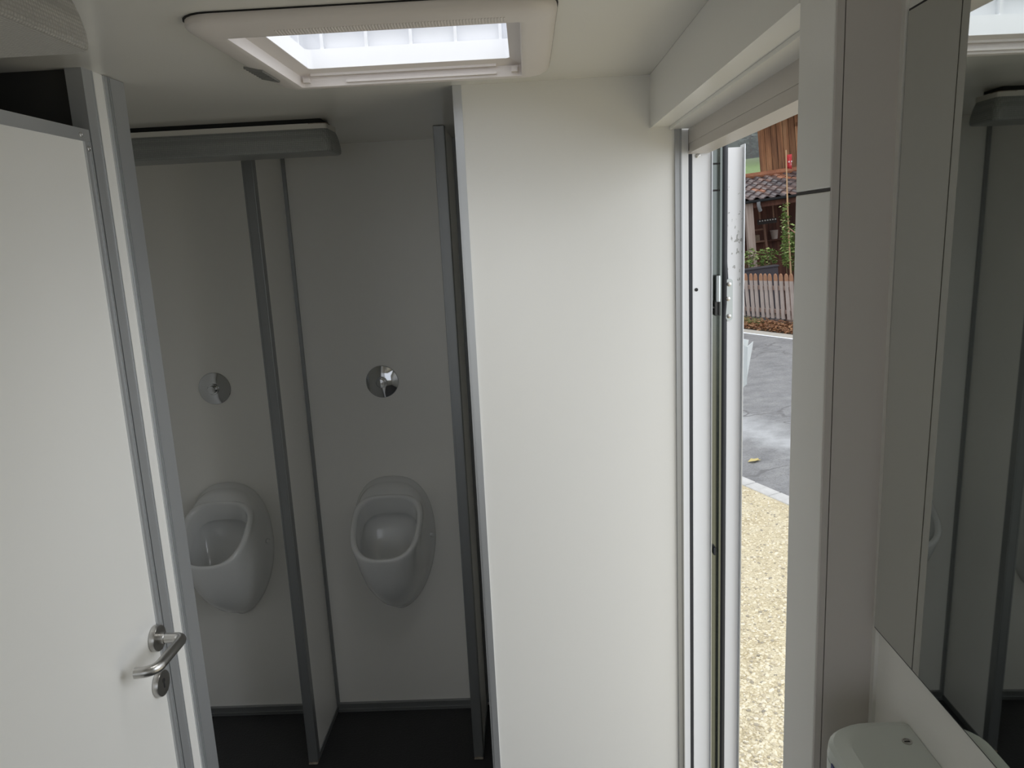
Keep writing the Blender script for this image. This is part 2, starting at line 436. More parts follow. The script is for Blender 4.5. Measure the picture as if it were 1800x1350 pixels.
# lid frame with upright ribs
m = MB(); m.loft([srect(-.004, .040, .012), srect(-.002, .092, .014), srect(.012, .092, .014), srect(.012, .046, .014)])
for k in range(5):
    x = -.17+k*.088
    m.box(x-.003, x+.003, hy_-.017, hy_-.002, .040, .092); m.box(x-.003, x+.003, -hy_+.002, -hy_+.017, .040, .092)
for k in range(4):
    y = -.14+k*.093
    m.box(-hx+.002, -hx+.017, y-.003, y+.003, .040, .092); m.box(hx-.017, hx-.002, y-.003, y+.003, .040, .092)
m.obj('lid_frame', BRIGHT, sk)
m = MB(); m.loft([srect(.010, .093, .02), srect(-.01, .115, .05), srect(-.08, .135, .08)], cap1=True)
m.obj('lid', ACRYL, sk, True, 60)

# ================================================================== MIRROR + DISPENSER
mi = empty('wall_mirror', (XM, .741, 1.41), 'large frameless mirror on the right wall', 'mirror')
mi.location = (XM-.0012, .7375, 1.41); mi.rotation_euler = (0, radians(.45), radians(-.5))
MB().box(-.004, -.0002, -.90, 0, 0, .60).obj('backing', mat('mirror_edge', (.015, .015, .02), .5), mi)
MB().box(-.0052, -.004, -.8975, -.0022, .0025, .5975).obj('glass', MIRROR, mi)

ds = empty('wall_dispenser', (XM, .62, 1.145), 'pale grey plastic wall dispenser with a lock in its top, under the mirror', 'dispenser')
def dsh(ins, z, deep=0.0):
    # plan outline: back on the wall, rounded front corners
    x0, x1, y0, y1 = -.0835+ins, -.0005, -.085+ins, .065-ins
    r = .036; out = [(x1, y1), ]
    for k in range(9):
        a = pi/2+k/8*pi/2
        out.append((x0+r*1.25+r*1.25*cos(a), y1-r+r*sin(a)))
    for k in range(9):
        a = pi+k/8*pi/2
        out.append((x0+r*1.25+r*1.25*cos(a), y0+r+r*sin(a)))
    out.append((x1, y0))
    return [Vector((x, y, z)) for x, y in out]
m = MB(); m.loft([dsh(.006, 0), dsh(.001, .01), dsh(0, .178)], cap0=True)
m.obj('body', DPANEL, ds, True, 40)
m = MB(); m.loft([dsh(0, .1785), dsh(.0008, .190), dsh(.004, .1945), dsh(.013, .1985), dsh(.016, .2000)], cap1=True)
m.obj('lid', DPANEL, ds, True, 22)
lk = MB().lathe([(.0046, .1995), (.0046, .2008), (.0036, .2011), (.0034, .2002), (0, .2002)], Matrix.Translation((-.0135, .024, 0)), 24, cap1=False).obj('lock', STEEL, ds, True)
MB().box(-.0161, -.0109, .0234, .0246, .2002, .2006).obj('keyway', STEELD, lk)
lb = MB().box(-.0846, -.0836, -.045, .022, .02, .181, bev=.0003).obj('sticker', mat('navy_print', (.03, .04, .17), .35), ds)
MB().box(-.0850, -.0846, -.041, .0185, .025, .177).obj('sticker_field', mat('lilac_print', (.42, .40, .55), .35), lb)
rg = MB()
Mr = Matrix.Translation((-.0850, -.006, .148)) @ Matrix.Rotation(-pi/2, 4, 'Y')
rg.lathe([(.014, 0), (.014, .0004), (.021, .0004), (.021, 0)], Mr, 40, cap0=False, cap1=False)
rg.obj('sticker_ring', mat('violet_print', (.07, .04, .16), .35), lb)

# ================================================================== ENTRANCE (frame + leaf)
YJ = 1.834
fr = empty('door_frame', (.376, YJ, 0), 'white aluminium entrance door frame with black seal', 'door frame', kind='structure')
def frb(name, x0, x1, y0, y1, z0, z1, m, bev=0, lab=None):
    o = MB().box(x0-.376, x1-.376, y0-YJ, y1-YJ, z0, z1, bev=bev).obj(name, m, fr)
    if lab: o['label'] = lab
    return o
# head rail
hr = MB()
hr.box(0, .05, .843-YJ, 1.832-YJ, 2.011, 2.0425); hr.box(.0012, .05, .843-YJ, 1.832-YJ, 1.990, 2.011); hr.box(-.003, .0012, .843-YJ, 1.80-YJ, 1.9885, 1.9935)
hr.obj('head_rail', RAIL, fr)
# jamb on the far side
frb('jamb', .3585, .3755, 1.806, 1.85, 0, 2.042, PWHITE)
frb('seal', .3765, .3895, 1.832, 1.85, -.02, 2.0, RUBBER, lab='black rubber seal')
frb('jamb_face', .3895, .4335, 1.834, 1.85, -.02, 2.005, PWHITE, .001)
frb('jamb_lip', .4335, .4355, 1.826, 1.85, -.02, 2.01, ALU)
frb('near_jamb', .3455, .43, .8435, .87, -.02, 1.989, PWHITE)
frb('threshold', .376, .47, .87, 1.83, -.03, -.005, ALUD)
RX = Matrix.Rotation(pi/2, 4, 'X')
for x, z in ((.399, 1.678), (.4005, 1.985), (.404, 1.987)):
    s = MB().lathe([(.0042, -.001), (.0042, .0012), (.0026, .0018), (.0014, .0006), (0, .0006)], Matrix.Translation((x-.376, 0, z)) @ RX, 16, cap1=False)
    s.obj('screw', STEELD if z < 1.9 else STEEL, fr, True)

# leaf: folded right back, so mostly its hinge edge is seen
YL = 1.856
lf = empty('door_2', (.44, YL, 0), 'white entrance door leaf folded back outside, seen edge on', 'door', kind='structure')
def lfb(name, x0, x1, y0, y1, z0, z1, m, bev=0, lab=None, parent=None):
    o = MB().box(x0-.44, x1-.44, y0-YL, y1-YL, z0, z1, bev=bev).obj(name, m, parent or lf)
    if lab: o['label'] = lab
    return o
POL = mat('polished_channel', (.22, .24, .22), .2, .85)
SCRATCH = mat('scratched_white_paint', (.82, .83, .86), .32)
def scratches(m):
    nt = m.node_tree; b = nt.nodes['Principled BSDF']
    tc = nt.nodes.new('ShaderNodeTexCoord'); mp = nt.nodes.new('ShaderNodeMapping'); mp.inputs['Scale'].default_value = (70, 70, 32)
    n = nt.nodes.new('ShaderNodeTexNoise'); n.inputs['Scale'].default_value = 2.0; n.inputs['Detail'].default_value = 5
    n2 = nt.nodes.new('ShaderNodeTexNoise'); n2.inputs['Scale'].default_value = .09
    mul = nt.nodes.new('ShaderNodeMath'); mul.operation = 'MULTIPLY'
    r = nt.nodes.new('ShaderNodeValToRGB'); r.color_ramp.elements[0].position = .158; r.color_ramp.elements[1].position = .166
    r.color_ramp.elements[0].color = (.42, .42, .42, 1); r.color_ramp.elements[1].color = (.82, .83, .86, 1)
    nt.links.new(tc.outputs['Object'], mp.inputs['Vector']); nt.links.new(mp.outputs['Vector'], n.inputs['Vector']); nt.links.new(mp.outputs['Vector'], n2.inputs['Vector'])
    nt.links.new(n.outputs['Fac'], mul.inputs[0]); nt.links.new(n2.outputs['Fac'], mul.inputs[1])
    sx_ = nt.nodes.new('ShaderNodeSeparateXYZ'); nt.links.new(tc.outputs['Object'], sx_.inputs[0])
    cm = nt.nodes.new('ShaderNodeMath'); cm.operation = 'COMPARE'; cm.inputs[1].default_value = 1.80; cm.inputs[2].default_value = .12; nt.links.new(sx_.outputs['Z'], cm.inputs[0])
    sb = nt.nodes.new('ShaderNodeMath'); sb.operation = 'SUBTRACT'; sb.inputs[0].default_value = 1.0; nt.links.new(cm.outputs[0], sb.inputs[1])
    ad = nt.nodes.new('ShaderNodeMath'); ad.operation = 'ADD'; nt.links.new(mul.outputs[0], ad.inputs[0]); nt.links.new(sb.outputs[0], ad.inputs[1])
    nt.links.new(ad.outputs[0], r.inputs['Fac']); nt.links.new(r.outputs['Color'], b.inputs['Base Color'])
scratches(SCRATCH)
chn = MB()
chn.box(0, .0225, .010, .03, .0, 2.018)              # channel floor
chn.box(-.0005, .0015, -.004, .03, .0, 2.024); chn.box(.0185, .0235, -.006, .03, .0, 2.030)
ch = chn.obj('edge_channel', POL, lf)
for z in (1.905, 1.966): lfb('slot', .442, .4575, YL+.0085, YL+.011, z, z+.004, SEAM, parent=ch)
sl = MB(); rr_ = []
sl.tube([(.0305, .003, .0), (.0305, .003, 1.30), (.0305, .004, 1.60), (.0335, .004, 1.64), (.0335, .004, 1.70), (.0305, .003, 1.74), (.0305, .003, 1.90), (.0305, .003, 2.024), (.030, .006, 2.029)], .0078, 12)
sl.obj('rubber_seal', RUBBER, lf, True)['label'] = 'black rubber seal'
lfb('edge_face', .477, .5125, YL-.0, YL+.024, 0, 2.002, SCRATCH, .001, 'scratched white edge face')
lfb('lip', .5122, .5152, YL-.012, YL+.022, 0, 2.008, ALU, .0008, 'bare aluminium lip')
# the slab of the leaf running away behind its edge
ang = math.atan2(.255, 1)
Md = Matrix.Translation((.012, .026, 0)) @ Matrix.Rotation(-ang, 4, 'Z')
MB().box(0, .04, 0, .86, 0, 2.0, Md).obj('slab', PWHITE, lf)
# lock rod catch
cg = MB(); r0 = rrect(.0085, .0195, -.016, -.002, .0052, 4)
cg.loft([[Vector((x*.9+.0014, y, 1.708)) for x, y in r0], [Vector((x, y, 1.704)) for x, y in r0], [Vector((x, y, 1.652)) for x, y in r0], [Vector((x*.92+.0011, y, 1.646)) for x, y in r0]], True, True)
ct = cg.obj('catch', mat('zinc', (.50, .53, .53), .35, .6), lf, True, 40); ct['label'] = 'zinc-plated catch'
c2 = MB(); c2.box(.006, .0125, -.011, .004, 1.612, 1.646, bev=.001); c2.box(.0145, .0195, -.011, .004, 1.612, 1.646, bev=.001); c2.box(.001, .008, -.008, .004, 1.630, 1.634)
c2.obj('clip', STEELD, ct)
pl = MB(); pp = [(x, z) for x, z in rrect(.0345, .0505, 1.598, 1.699, .0078, 6)]
pl.loft([[Vector((x, 0, z)) for x, z in pp], [Vector((x, -.003, z)) for x, z in pp]], True, True)
plate = pl.obj('plate', mat('galvanised_plate', (.56, .60, .60), .38, .45), lf); plate['label'] = 'galvanised rounded plate'
for z in (1.686, 1.651, 1.609):
    MB().lathe([(.0055, 0), (.005, .002), (.0025, .0034), (0, .0036)], Matrix.Translation((.0415 if z != 1.651 else .039, -.003, z)) @ RX, 16, cap1=False).obj('screw', STEEL, plate, True)
lfb('buffer', .4462, .4522, YL-.004, YL+.012, .992, 1.012, RUBBER, .001, 'small black buffer')
# galvanised folded bracket on the outer side of the leaf
bk = MB()
bx0, bx1, bx2 = .076, .1015, .122
A = [Vector((bx0, .065, 1.545)), Vector((bx1, .055, 1.522)), Vector((bx1, .055, 1.425)), Vector((bx0, .065, 1.400))]
Bq = [Vector((bx1, .055, 1.522)), Vector((bx2, .075, 1.532)), Vector((bx1+.004, .075, 1.428)), Vector((bx1, .055, 1.425))]
bk.face(A); bk.face(Bq); bk.face([Vector((bx0, .11, 1.54)), Vector((bx2, .11, 1.532)), Vector((bx1+.004, .11, 1.428)), Vector((bx0, .11, 1.40))])
bko = bk.obj('bracket', mat('galvanised_sheet', (.62, .66, .68), .4, .4), lf)
so = bko.modifiers.new('thickness', 'SOLIDIFY'); so.thickness = .002

# ================================================================== OUTSIDE (the van stands tilted: everything outside sits in a frame rolled by 5 degrees)
OM = Matrix.Rotation(radians(-5.0), 4, 'Y')
def out(o, x, y, z, rz=0.0):
    o.matrix_world = OM @ Matrix.Translation((x, y, z)) @ Matrix.Rotation(rz, 4, 'Z'); return o
def oempty(name, x, y, z, label, cat, group=None, rz=0.0, kind=None):
    o = empty(name, (0, 0, 0), label, cat, group, kind); return out(o, x, y, z, rz)
GZ = -.6
dv = Vector((.34, -.94)).normalized(); nv = Vector((dv.y*-1, dv.x)); nv = Vector((.94, .34)).normalized()
def st(s, t): v = nv*s+dv*t; return v.x, v.y

def strip(name, s0, s1, t0, t1, z, m, label, cat, nx=1, ny=1, amp=0.0):
    q = MB()
    vs = [[None]*(ny+1) for _ in range(nx+1)]
    for i in range(nx+1):
        for j in range(ny+1):
            x, y = st(s0+(s1-s0)*i/nx, t0+(t1-t0)*j/ny)
            vs[i][j] = q.bm.verts.new((x, y, z+random.uniform(-amp, amp)))
    for i in range(nx):
        for j in range(ny): q.bm.faces.new((vs[i][j], vs[i+1][j], vs[i+1][j+1], vs[i][j+1]))
    o = q.obj(name, m); out(o, 0, 0, 0); tag(o, label, cat, kind='structure'); return o

def ramp_mat(name, stops, scale, rough=.9, bump=.5, detail=8, dist=.02, coord='Object', vor=None):
    m = bpy.data.materials.new(name); m.use_nodes = True
    nt = m.node_tree; b = nt.nodes['Principled BSDF']; b.inputs['Roughness'].default_value = rough
    tc = nt.nodes.new('ShaderNodeTexCoord')
    n = nt.nodes.new('ShaderNodeTexNoise'); n.inputs['Scale'].default_value = scale; n.inputs['Detail'].default_value = detail; n.inputs['Roughness'].default_value = .7
    nt.links.new(tc.outputs[coord], n.inputs['Vector'])
    r = nt.nodes.new('ShaderNodeValToRGB'); el = r.color_ramp.elements
    el[0].position, el[0].color = stops[0][0], (*stops[0][1], 1); el[1].position, el[1].color = stops[-1][0], (*stops[-1][1], 1)
    for p_, c_ in stops[1:-1]: e_ = el.new(p_); e_.color = (*c_, 1)
    nt.links.new(n.outputs['Fac'], r.inputs['Fac'])
    src = r.outputs['Color']; hsrc = n.outputs['Fac']
    if vor:
        v = nt.nodes.new('ShaderNodeTexVoronoi'); v.inputs['Scale'].default_value = vor
        nt.links.new(tc.outputs[coord], v.inputs['Vector'])
        mx = nt.nodes.new('ShaderNodeMix'); mx.data_type = 'RGBA'; mx.blend_type = 'MULTIPLY'; mx.inputs[0].default_value = .55
        hs = nt.nodes.new('ShaderNodeValToRGB'); hs.color_ramp.elements[0].color = (.58, .55, .50, 1); hs.color_ramp.elements[1].color = (1.0, 1.0, 1.0, 1); hs.color_ramp.elements[1].position = .5
        sp = nt.nodes.new('ShaderNodeSeparateColor'); nt.links.new(v.outputs['Color'], sp.inputs[0]); nt.links.new(sp.outputs[0], hs.inputs['Fac'])
        nt.links.new(src, mx.inputs[6]); nt.links.new(hs.outputs['Color'], mx.inputs[7]); src = mx.outputs[2]; hsrc = v.outputs['Distance']
    nt.links.new(src, b.inputs['Base Color'])
    bp = nt.nodes.new('ShaderNodeBump'); bp.inputs['Strength'].default_value = bump; bp.inputs['Distance'].default_value = dist
    nt.links.new(hsrc, bp.inputs['Height']); nt.links.new(bp.outputs['Normal'], b.inputs['Normal'])
    return m
GRAVEL = ramp_mat('yellow_gravel', [(.25, (.50, .42, .27)), (.42, (.72, .63, .43)), (.6, (.82, .74, .54)), (.8, (.86, .80, .64))], 7, bump=.5, vor=95)
ROADM = ramp_mat('asphalt', [(.3, (.19, .195, .205)), (.5, (.27, .275, .285)), (.75, (.36, .365, .37))], 3.5, .6, .3, 12, .01, vor=90)
def road_sheen_cracks(m):
    nt = m.node_tree; b = nt.nodes['Principled BSDF']; L = nt.links
    src = b.inputs['Base Color'].links[0].from_socket
    tc = nt.nodes.new('ShaderNodeTexCoord')
    dp = nt.nodes.new('ShaderNodeVectorMath'); dp.operation = 'DOT_PRODUCT'; dp.inputs[1].default_value = (nv.x, nv.y, 0)
    L.new(tc.outputs['Object'], dp.inputs[0])
    n = nt.nodes.new('ShaderNodeTexNoise'); n.inputs['Scale'].default_value = 1.6; n.inputs['Detail'].default_value = 7; n.inputs['Roughness'].default_value = .7
    L.new(tc.outputs['Object'], n.inputs['Vector'])
    a = nt.nodes.new('ShaderNodeMath'); a.operation = 'MULTIPLY_ADD'; a.inputs[1].default_value = 1.3; L.new(n.outputs['Fac'], a.inputs[0]); L.new(dp.outputs['Value'], a.inputs[2])
    r = nt.nodes.new('ShaderNodeMapRange'); r.inputs[1].default_value = 5.2; r.inputs[2].default_value = 6.1; L.new(a.outputs[0], r.inputs[0])
    cr = nt.nodes.new('ShaderNodeValToRGB'); e = cr.color_ramp.elements
    e[0].position = 0; e[0].color = (0, 0, 0, 1); e[1].position = 1; e[1].color = (0, 0, 0, 1); k = e.new(.42); k.color = (.75, .75, .75, 1); k = e.new(.55); k.color = (.5, .5, .5, 1)
    L.new(r.outputs[0], cr.inputs['Fac'])
    mx = nt.nodes.new('ShaderNodeMix'); mx.data_type = 'RGBA'; L.new(cr.outputs['Color'], mx.inputs[0]); L.new(src, mx.inputs[6]); mx.inputs[7].default_value = (.58, .60, .62, 1)  # pale streak paints a wet sheen into the asphalt colour
    nw = nt.nodes.new('ShaderNodeTexNoise'); nw.inputs['Scale'].default_value = 2.2; L.new(tc.outputs['Object'], nw.inputs['Vector'])
    ad = nt.nodes.new('ShaderNodeVectorMath'); ad.operation = 'ADD'; L.new(tc.outputs['Object'], ad.inputs[0]); L.new(nw.outputs['Color'], ad.inputs[1])
    v = nt.nodes.new('ShaderNodeTexVoronoi'); v.feature = 'DISTANCE_TO_EDGE'; v.inputs['Scale'].default_value = .38; L.new(ad.outputs[0], v.inputs['Vector'])
    ck = nt.nodes.new('ShaderNodeMapRange'); ck.inputs[1].default_value = .002; ck.inputs[2].default_value = .009; L.new(v.outputs['Distance'], ck.inputs[0])
    m2 = nt.nodes.new('ShaderNodeMix'); m2.data_type = 'RGBA'; L.new(ck.outputs[0], m2.inputs[0]); m2.inputs[6].default_value = (.17, .17, .175, 1); L.new(mx.outputs[2], m2.inputs[7])
    L.new(m2.outputs[2], b.inputs['Base Color'])
road_sheen_cracks(ROADM)
SOIL = ramp_mat('soil', [(.3, (.06, .045, .03)), (.7, (.15, .11, .07))], 6)
CONC = ramp_mat('pale_concrete', [(.3, (.42, .40, .36)), (.7, (.56, .54, .49))], 5)
KERB = ramp_mat('white_stone', [(.3, (.55, .55, .54)), (.7, (.72, .72, .71))], 8)
MEAD = ramp_mat('meadow_grass', [(.3, (.20, .30, .12)), (.7, (.29, .40, .18))], 1.5)
strip('gravel_ground', -14, 3.85, -22, 12, GZ, GRAVEL, 'pale yellow gravel ground outside the entrance', 'gravel ground', 1, 1)
road = strip('road', 3.97, 8.73, -40, 15, GZ-.005, ROADM, 'grey asphalt road beyond the gravel', 'road')
strip('concrete_edge_ground', 8.73, 8.97, -40, 15, GZ+.01, CONC, 'pale concrete edging on the far side of the road', 'edging')
strip('verge_ground', 8.97, 60, -70, 25, GZ, SOIL, 'brown soil verge and garden behind the concrete edging', 'soil')
# kerb stones: pale stones laid end to end
kst = None
x, y = st(3.91, -8.6)
for k in range(18):
    x, y = st(3.91, -8.9+k*.33)
    if kst is None:
        kst = MB().box(-.06, .06, -.16, .16, -.10, .012, bev=.008).obj('kerb_stone', KERB)
        tag(kst, 'pale kerb stone laid between the gravel and the road', 'kerb stone', 'kerb stones along the road'); c_ = kst
    else:
        c_ = kst.copy(); COL.objects.link(c_)
    out(c_, x, y, GZ+random.uniform(-.003, .003), math.atan2(-dv.x, dv.y)+pi+random.uniform(-.02, .02))
# loose stones on the gravel (stuff)
def ico():
    b = bmesh.new(); bmesh.ops.create_icosphere(b, subdivisions=1, radius=1.0)
    b.verts.index_update(); V = [v.co.copy() for v in b.verts]; Fc = [[v.index for v in f.verts] for f in b.faces]; b.free(); return V, Fc
IV, IF = ico()
vs_, fs_ = [], []
for k in range(9000):
    D = 2.5+4.6*random.random()**1.6
    lx = D*random.uniform(.22, .37); ly = D
    if nv.x*lx+nv.y*ly > 3.82: continue
    r0 = random.uniform(.004, .0115)
    M_ = Matrix.Translation((lx, ly, GZ+r0*.1)) @ Matrix.Rotation(random.random()*6.3, 4, 'Z') @ Matrix.Rotation(random.uniform(-.4, .4), 4, 'X') @ Matrix.Diagonal((r0*random.uniform(.8, 1.6), r0, r0*.5, 1))
    n0 = len(vs_)
    for v in IV: vs_.append(M_ @ (v*random.uniform(.82, 1.15)))
    for f_ in IF: fs_.append([n0+i_ for i_ in f_])
gm = bpy.data.meshes.new('loose_gravel'); gm.from_pydata(vs_, [], fs_)
STONE = bpy.data.materials.new('loose_stones'); STONE.use_nodes = True
nt = STONE.node_tree; b_ = nt.nodes['Principled BSDF']; b_.inputs['Roughness'].default_value = .85
gi = nt.nodes.new('ShaderNodeNewGeometry'); r_ = nt.nodes.new('ShaderNodeValToRGB'); el = r_.color_ramp.elements
el[0].position, el[0].color = 0, (.34, .31, .26, 1); el[1].position, el[1].color = 1, (.88, .83, .70, 1)
for p_, c_ in ((.10, (.58, .51, .38, 1)), (.35, (.78, .70, .51, 1)), (.75, (.86, .79, .60, 1))):
    e_ = el.new(p_); e_.color = c_
nt.links.new(gi.outputs['Random Per Island'], r_.inputs['Fac']); nt.links.new(r_.outputs['Color'], b_.inputs['Base Color'])
gm.materials.append(STONE); o = bpy.data.objects.new('loose_gravel', gm); COL.objects.link(o); out(o, 0, 0, 0); tag(o, 'loose pale yellow stones strewn over the gravel ground', 'gravel', kind='stuff')

# fallen leaves (stuff) on the verge, one leaf on the road
def leafquad(q, M_, l, w):
    pts = [(-l/2, 0, 0), (-l*.15, w/2, l*.12), (l/2, 0, .03*l), (-l*.15, -w/2, l*.12)]
    q.bm.faces.new([q.bm.verts.new(M_ @ Vector(p_)) for p_ in pts])
def leaf_mat(name, stops):
    m = bpy.data.materials.new(name); m.use_nodes = True
    nt = m.node_tree; b = nt.nodes['Principled BSDF']; b.inputs['Roughness'].default_value = .6
    g = nt.nodes.new('ShaderNodeNewGeometry'); r = nt.nodes.new('ShaderNodeValToRGB'); el = r.color_ramp.elements
    el[0].position, el[0].color = stops[0][0], (*stops[0][1], 1); el[1].position, el[1].color = stops[-1][0], (*stops[-1][1], 1)
    for p_, c_ in stops[1:-1]: e_ = el.new(p_); e_.color = (*c_, 1)
    nt.links.new(g.outputs['Random Per Island'], r.inputs['Fac']); nt.links.new(r.outputs['Color'], b.inputs['Base Color'])
    return m
BROWNL = leaf_mat('dry_leaves', [(0, (.14, .055, .025)), (.5, (.30, .14, .06)), (1, (.42, .24, .12))])
q = MB()
for k in range(2600):
    x, y = st(random.uniform(9.0, 9.66), random.uniform(-14.5, -11))
    z = GZ+.01+random.random()**2*.09
    M_ = Matrix.Translation((x, y, z)) @ Matrix.Rotation(random.random()*6.3, 4, 'Z') @ Matrix.Rotation(random.uniform(-.7, .7), 4, 'X')
    leafquad(q, M_, random.uniform(.05, .09), random.uniform(.03, .05))
o = q.obj('fallen_leaves', BROWNL, fix=False); out(o, 0, 0, 0); tag(o, 'brown fallen leaves heaped on the verge in front of the fence', 'leaves', kind='stuff')
YELL = leaf_mat('yellow_leaf', [(0, (.62, .52, .22)), (1, (.62, .52, .22))])
q = MB(); leafquad(q, Matrix.Identity(4), .13, .09); leafquad(q, Matrix.Translation((.03, .03, 0)) @ Matrix.Rotation(1.0, 4, 'Z'), .09, .05)
o = q.obj('fallen_leaf', YELL, fix=False); out(o, 2.04, 7.05, GZ+.003); tag(o, 'single yellow leaf lying on the asphalt near the kerb', 'leaf')
# grass tuft on the verge
GRASSL = leaf_mat('grass_blades', [(0, (.16, .20, .06)), (1, (.34, .36, .16))])
q = MB()
for k in range(140):
    t_ = random.uniform(-13.3, -12.7); s_ = random.uniform(9.25, 9.5); x, y = st(s_, t_)
    h_ = random.uniform(.06, .16); a = random.random()*6.3; w_ = .006
    q.face([(x-w_, y, GZ+.02), (x+w_, y, GZ+.02), (x+cos(a)*h_*.4, y+sin(a)*h_*.4, GZ+.03+h_)])
o = q.obj('grass_tuft', GRASSL, fix=False); out(o, 0, 0, 0); tag(o, 'thin tuft of grass among the leaves at the fence foot', 'grass', kind='stuff')

# picket fence
PICK = wood_mat('weathered_picket', (.30, .24, .21), (.42, .36, .33), (.56, .50, .46), (9, 9, 2.0))
PICKD = wood_mat('fence_rail_wood', (.16, .10, .08), (.24, .16, .13), (.32, .24, .20), (3, 3, 9))
TIP = wood_mat('orange_picket_tip', (.24, .12, .07), (.36, .19, .11), (.40, .24, .16), (9, 9, 3))
ftx = math.atan2(dv.y, dv.x)
x, y = st(9.73, -13.0)
fe = oempty('picket_fence', x, y, GZ, 'weathered wooden picket fence along the far side of the road', 'fence', rz=ftx)
pk = None
for k in range(-14, 60):
    o_ = MB()
    wd = .088
    pr = [(-wd/2, 0), (wd/2, 0), (wd/2, .80), (wd*.42, .845), (wd*.25, .875), (0, .888), (-wd*.25, .875), (-wd*.42, .845), (-wd/2, .80)]
    lean = random.uniform(-.02, .02)
    jit = random.uniform(-.01, .01)
    o_.loft([[Vector((px+jit+lean*pz, -.012, pz+.10)) for px, pz in pr], [Vector((px+jit+lean*pz, .012, pz+.10)) for px, pz in pr]], True, True)
    bo = o_.obj('picket', PICK, fe); bo.location = (k*.158, -.03, 0)
    pr2 = [(px*1.04, pz) for px, pz in pr if pz >= .79]; pr2 = [(wd/2*1.03, .745)]+pr2+[(-wd/2*1.03, .745)]
    tp = MB(); tp.loft([[Vector((px+jit+lean*pz, -.0128, pz+.10)) for px, pz in pr2], [Vector((px+jit+lean*pz, .0128, pz+.10)) for px, pz in pr2]], True, True)
    tp.obj('picket_tip', TIP, bo)['label'] = 'bare orange-brown tip'
MB().box(-2.3, 9.4, -.017, .028, .66, .74).obj('rail', PICKD, fe)
MB().box(-2.3, 9.4, -.017, .028, .20, .28).obj('rail', PICKD, fe)
MB().box(-2.3, .60, .0, .05, .0, .115).obj('base_board', mat('grey_board', (.16, .16, .17), .8), fe)
for xx in (-1.6, .66, 2.9, 5.1, 7.3): MB().box(xx-.05, xx+.05, .03, .12, -.1, .82).obj('post', PICKD, fe)

# shed with tiled lean-to roof
TILE = leaf_mat('clay_tiles', [(0, (.055, .045, .05)), (.35, (.11, .085, .085)), (.7, (.17, .11, .095)), (.9, (.26, .13, .09)), (1, (.40, .16, .08))])
TILE.node_tree.nodes['Principled BSDF'].inputs['Roughness'].default_value = .38
REDT = ramp_mat('orange_ridge', [(.3, (.20, .07, .035)), (.7, (.38, .16, .08))], 6, .7)
REDW = wood_mat('red_brown_boards', (.055, .022, .015), (.115, .045, .03), (.19, .085, .055), (10, 10, 1.0))
POSTW = wood_mat('grey_post_wood', (.27, .20, .165), (.39, .31, .27), (.50, .42, .37), (16, 16, 1.0))
SX, SYY = 4.0, 18.0
sh = oempty('garden_shed', SX, SYY, GZ, 'open wooden shed with dark tiled lean-to roof behind the fence', 'shed')
EZ, RZ, RD = 2.42, 2.98, 2.3        # eave / ridge height above ground, roof depth
# tile rows
tl = MB()
rows = 7; slope = math.atan2(RZ-EZ, RD+.1)
LR = math.hypot(RZ-EZ, RD+.1)/rows
for r in range(rows):
    for c_ in range(20):
        tw = .24
        x0 = -.3+c_*tw+(r % 2)*.0
        nseg = 6
        top, bot = [], []
        pr = []
        for k in range(nseg+1):
            u = k/nseg
            zz = .035*sin(u*2*pi)*(1 if u < .5 else .7)
            pr.append((x0+u*(tw+.012), zz))
        a0 = r*LR; a1 = (r+1)*LR+.05
        jz = random.uniform(-.006, .006)
        R0 = [Vector((px, -.1+a0*cos(slope), EZ+a0*sin(slope)+pz+.055+jz)) for px, pz in pr]
        R1 = [Vector((px, -.1+a1*cos(slope), EZ+a1*sin(slope)+pz+.02+jz)) for px, pz in pr]
        R0b = [v-Vector((0, 0, .024)) for v in R0]; R1b = [v-Vector((0, 0, .018)) for v in R1]
        tl.loft([R0, R1, R1b, R0b, R0], closed=False)
tl.obj('tiled_roof', TILE, sh)
MB().tube([(-.3, RD+.02, RZ+.06), (4.6, RD+.02, RZ+.06)], .085, 10).obj('ridge_tiles', REDT, sh, True)
MB().box(-.3, 4.6, 0, math.hypot(RD+.1, RZ-EZ), -.035, -.005, Matrix.Translation((0, -.08, EZ+.01)) @ Matrix.Rotation(slope, 4, 'X')).obj('ceiling_boards', REDW, sh)
gt = MB(); gp = [(-.07+.0, .0), (-.062, -.045), (-.035, -.065), (-.005, -.062), (.02, -.04), (.025, .0)]
gt.loft([[Vector((x_, y_-.10, z_+EZ+.02)) for y_, z_ in gp] for x_ in (-.35, 4.6)], True, True)
gt.obj('gutter', mat('dark_gutter', (.035, .04, .045), .35, .4), sh)
MB().tube([(1.47, -.13, EZ-.03), (1.47, -.12, EZ-.10), (1.50, -.08, EZ-.20), (1.52, -.06, EZ-.24)], .042, 10).obj('downpipe', mat('grey_downpipe', (.28, .29, .31), .4, .3), sh, True)
for xx in (1.21, 3.6): MB().box(xx, xx+.17, 0, .15, 0, EZ-.03, bev=.008).obj('post', POSTW, sh)
MB().box(-.2, 1.14, .12, .15, 0, EZ-.03).obj('side_boards', REDW, sh)
bw = MB()
for k in range(26): bw.box(-.2+k*.185, -.2+k*.185+.178, RD-.05, RD-.02, 0, RZ-.06)
bw.obj('back_boards', REDW, sh)
MB().box(-.3, 4.6, .02, .12, EZ-.16, EZ-.03).obj('eave_beam', REDW, sh)
MB().box(1.42, 4.4, RD-.35, RD-.06, 1.36, 1.40).obj('shelf', REDW, sh)
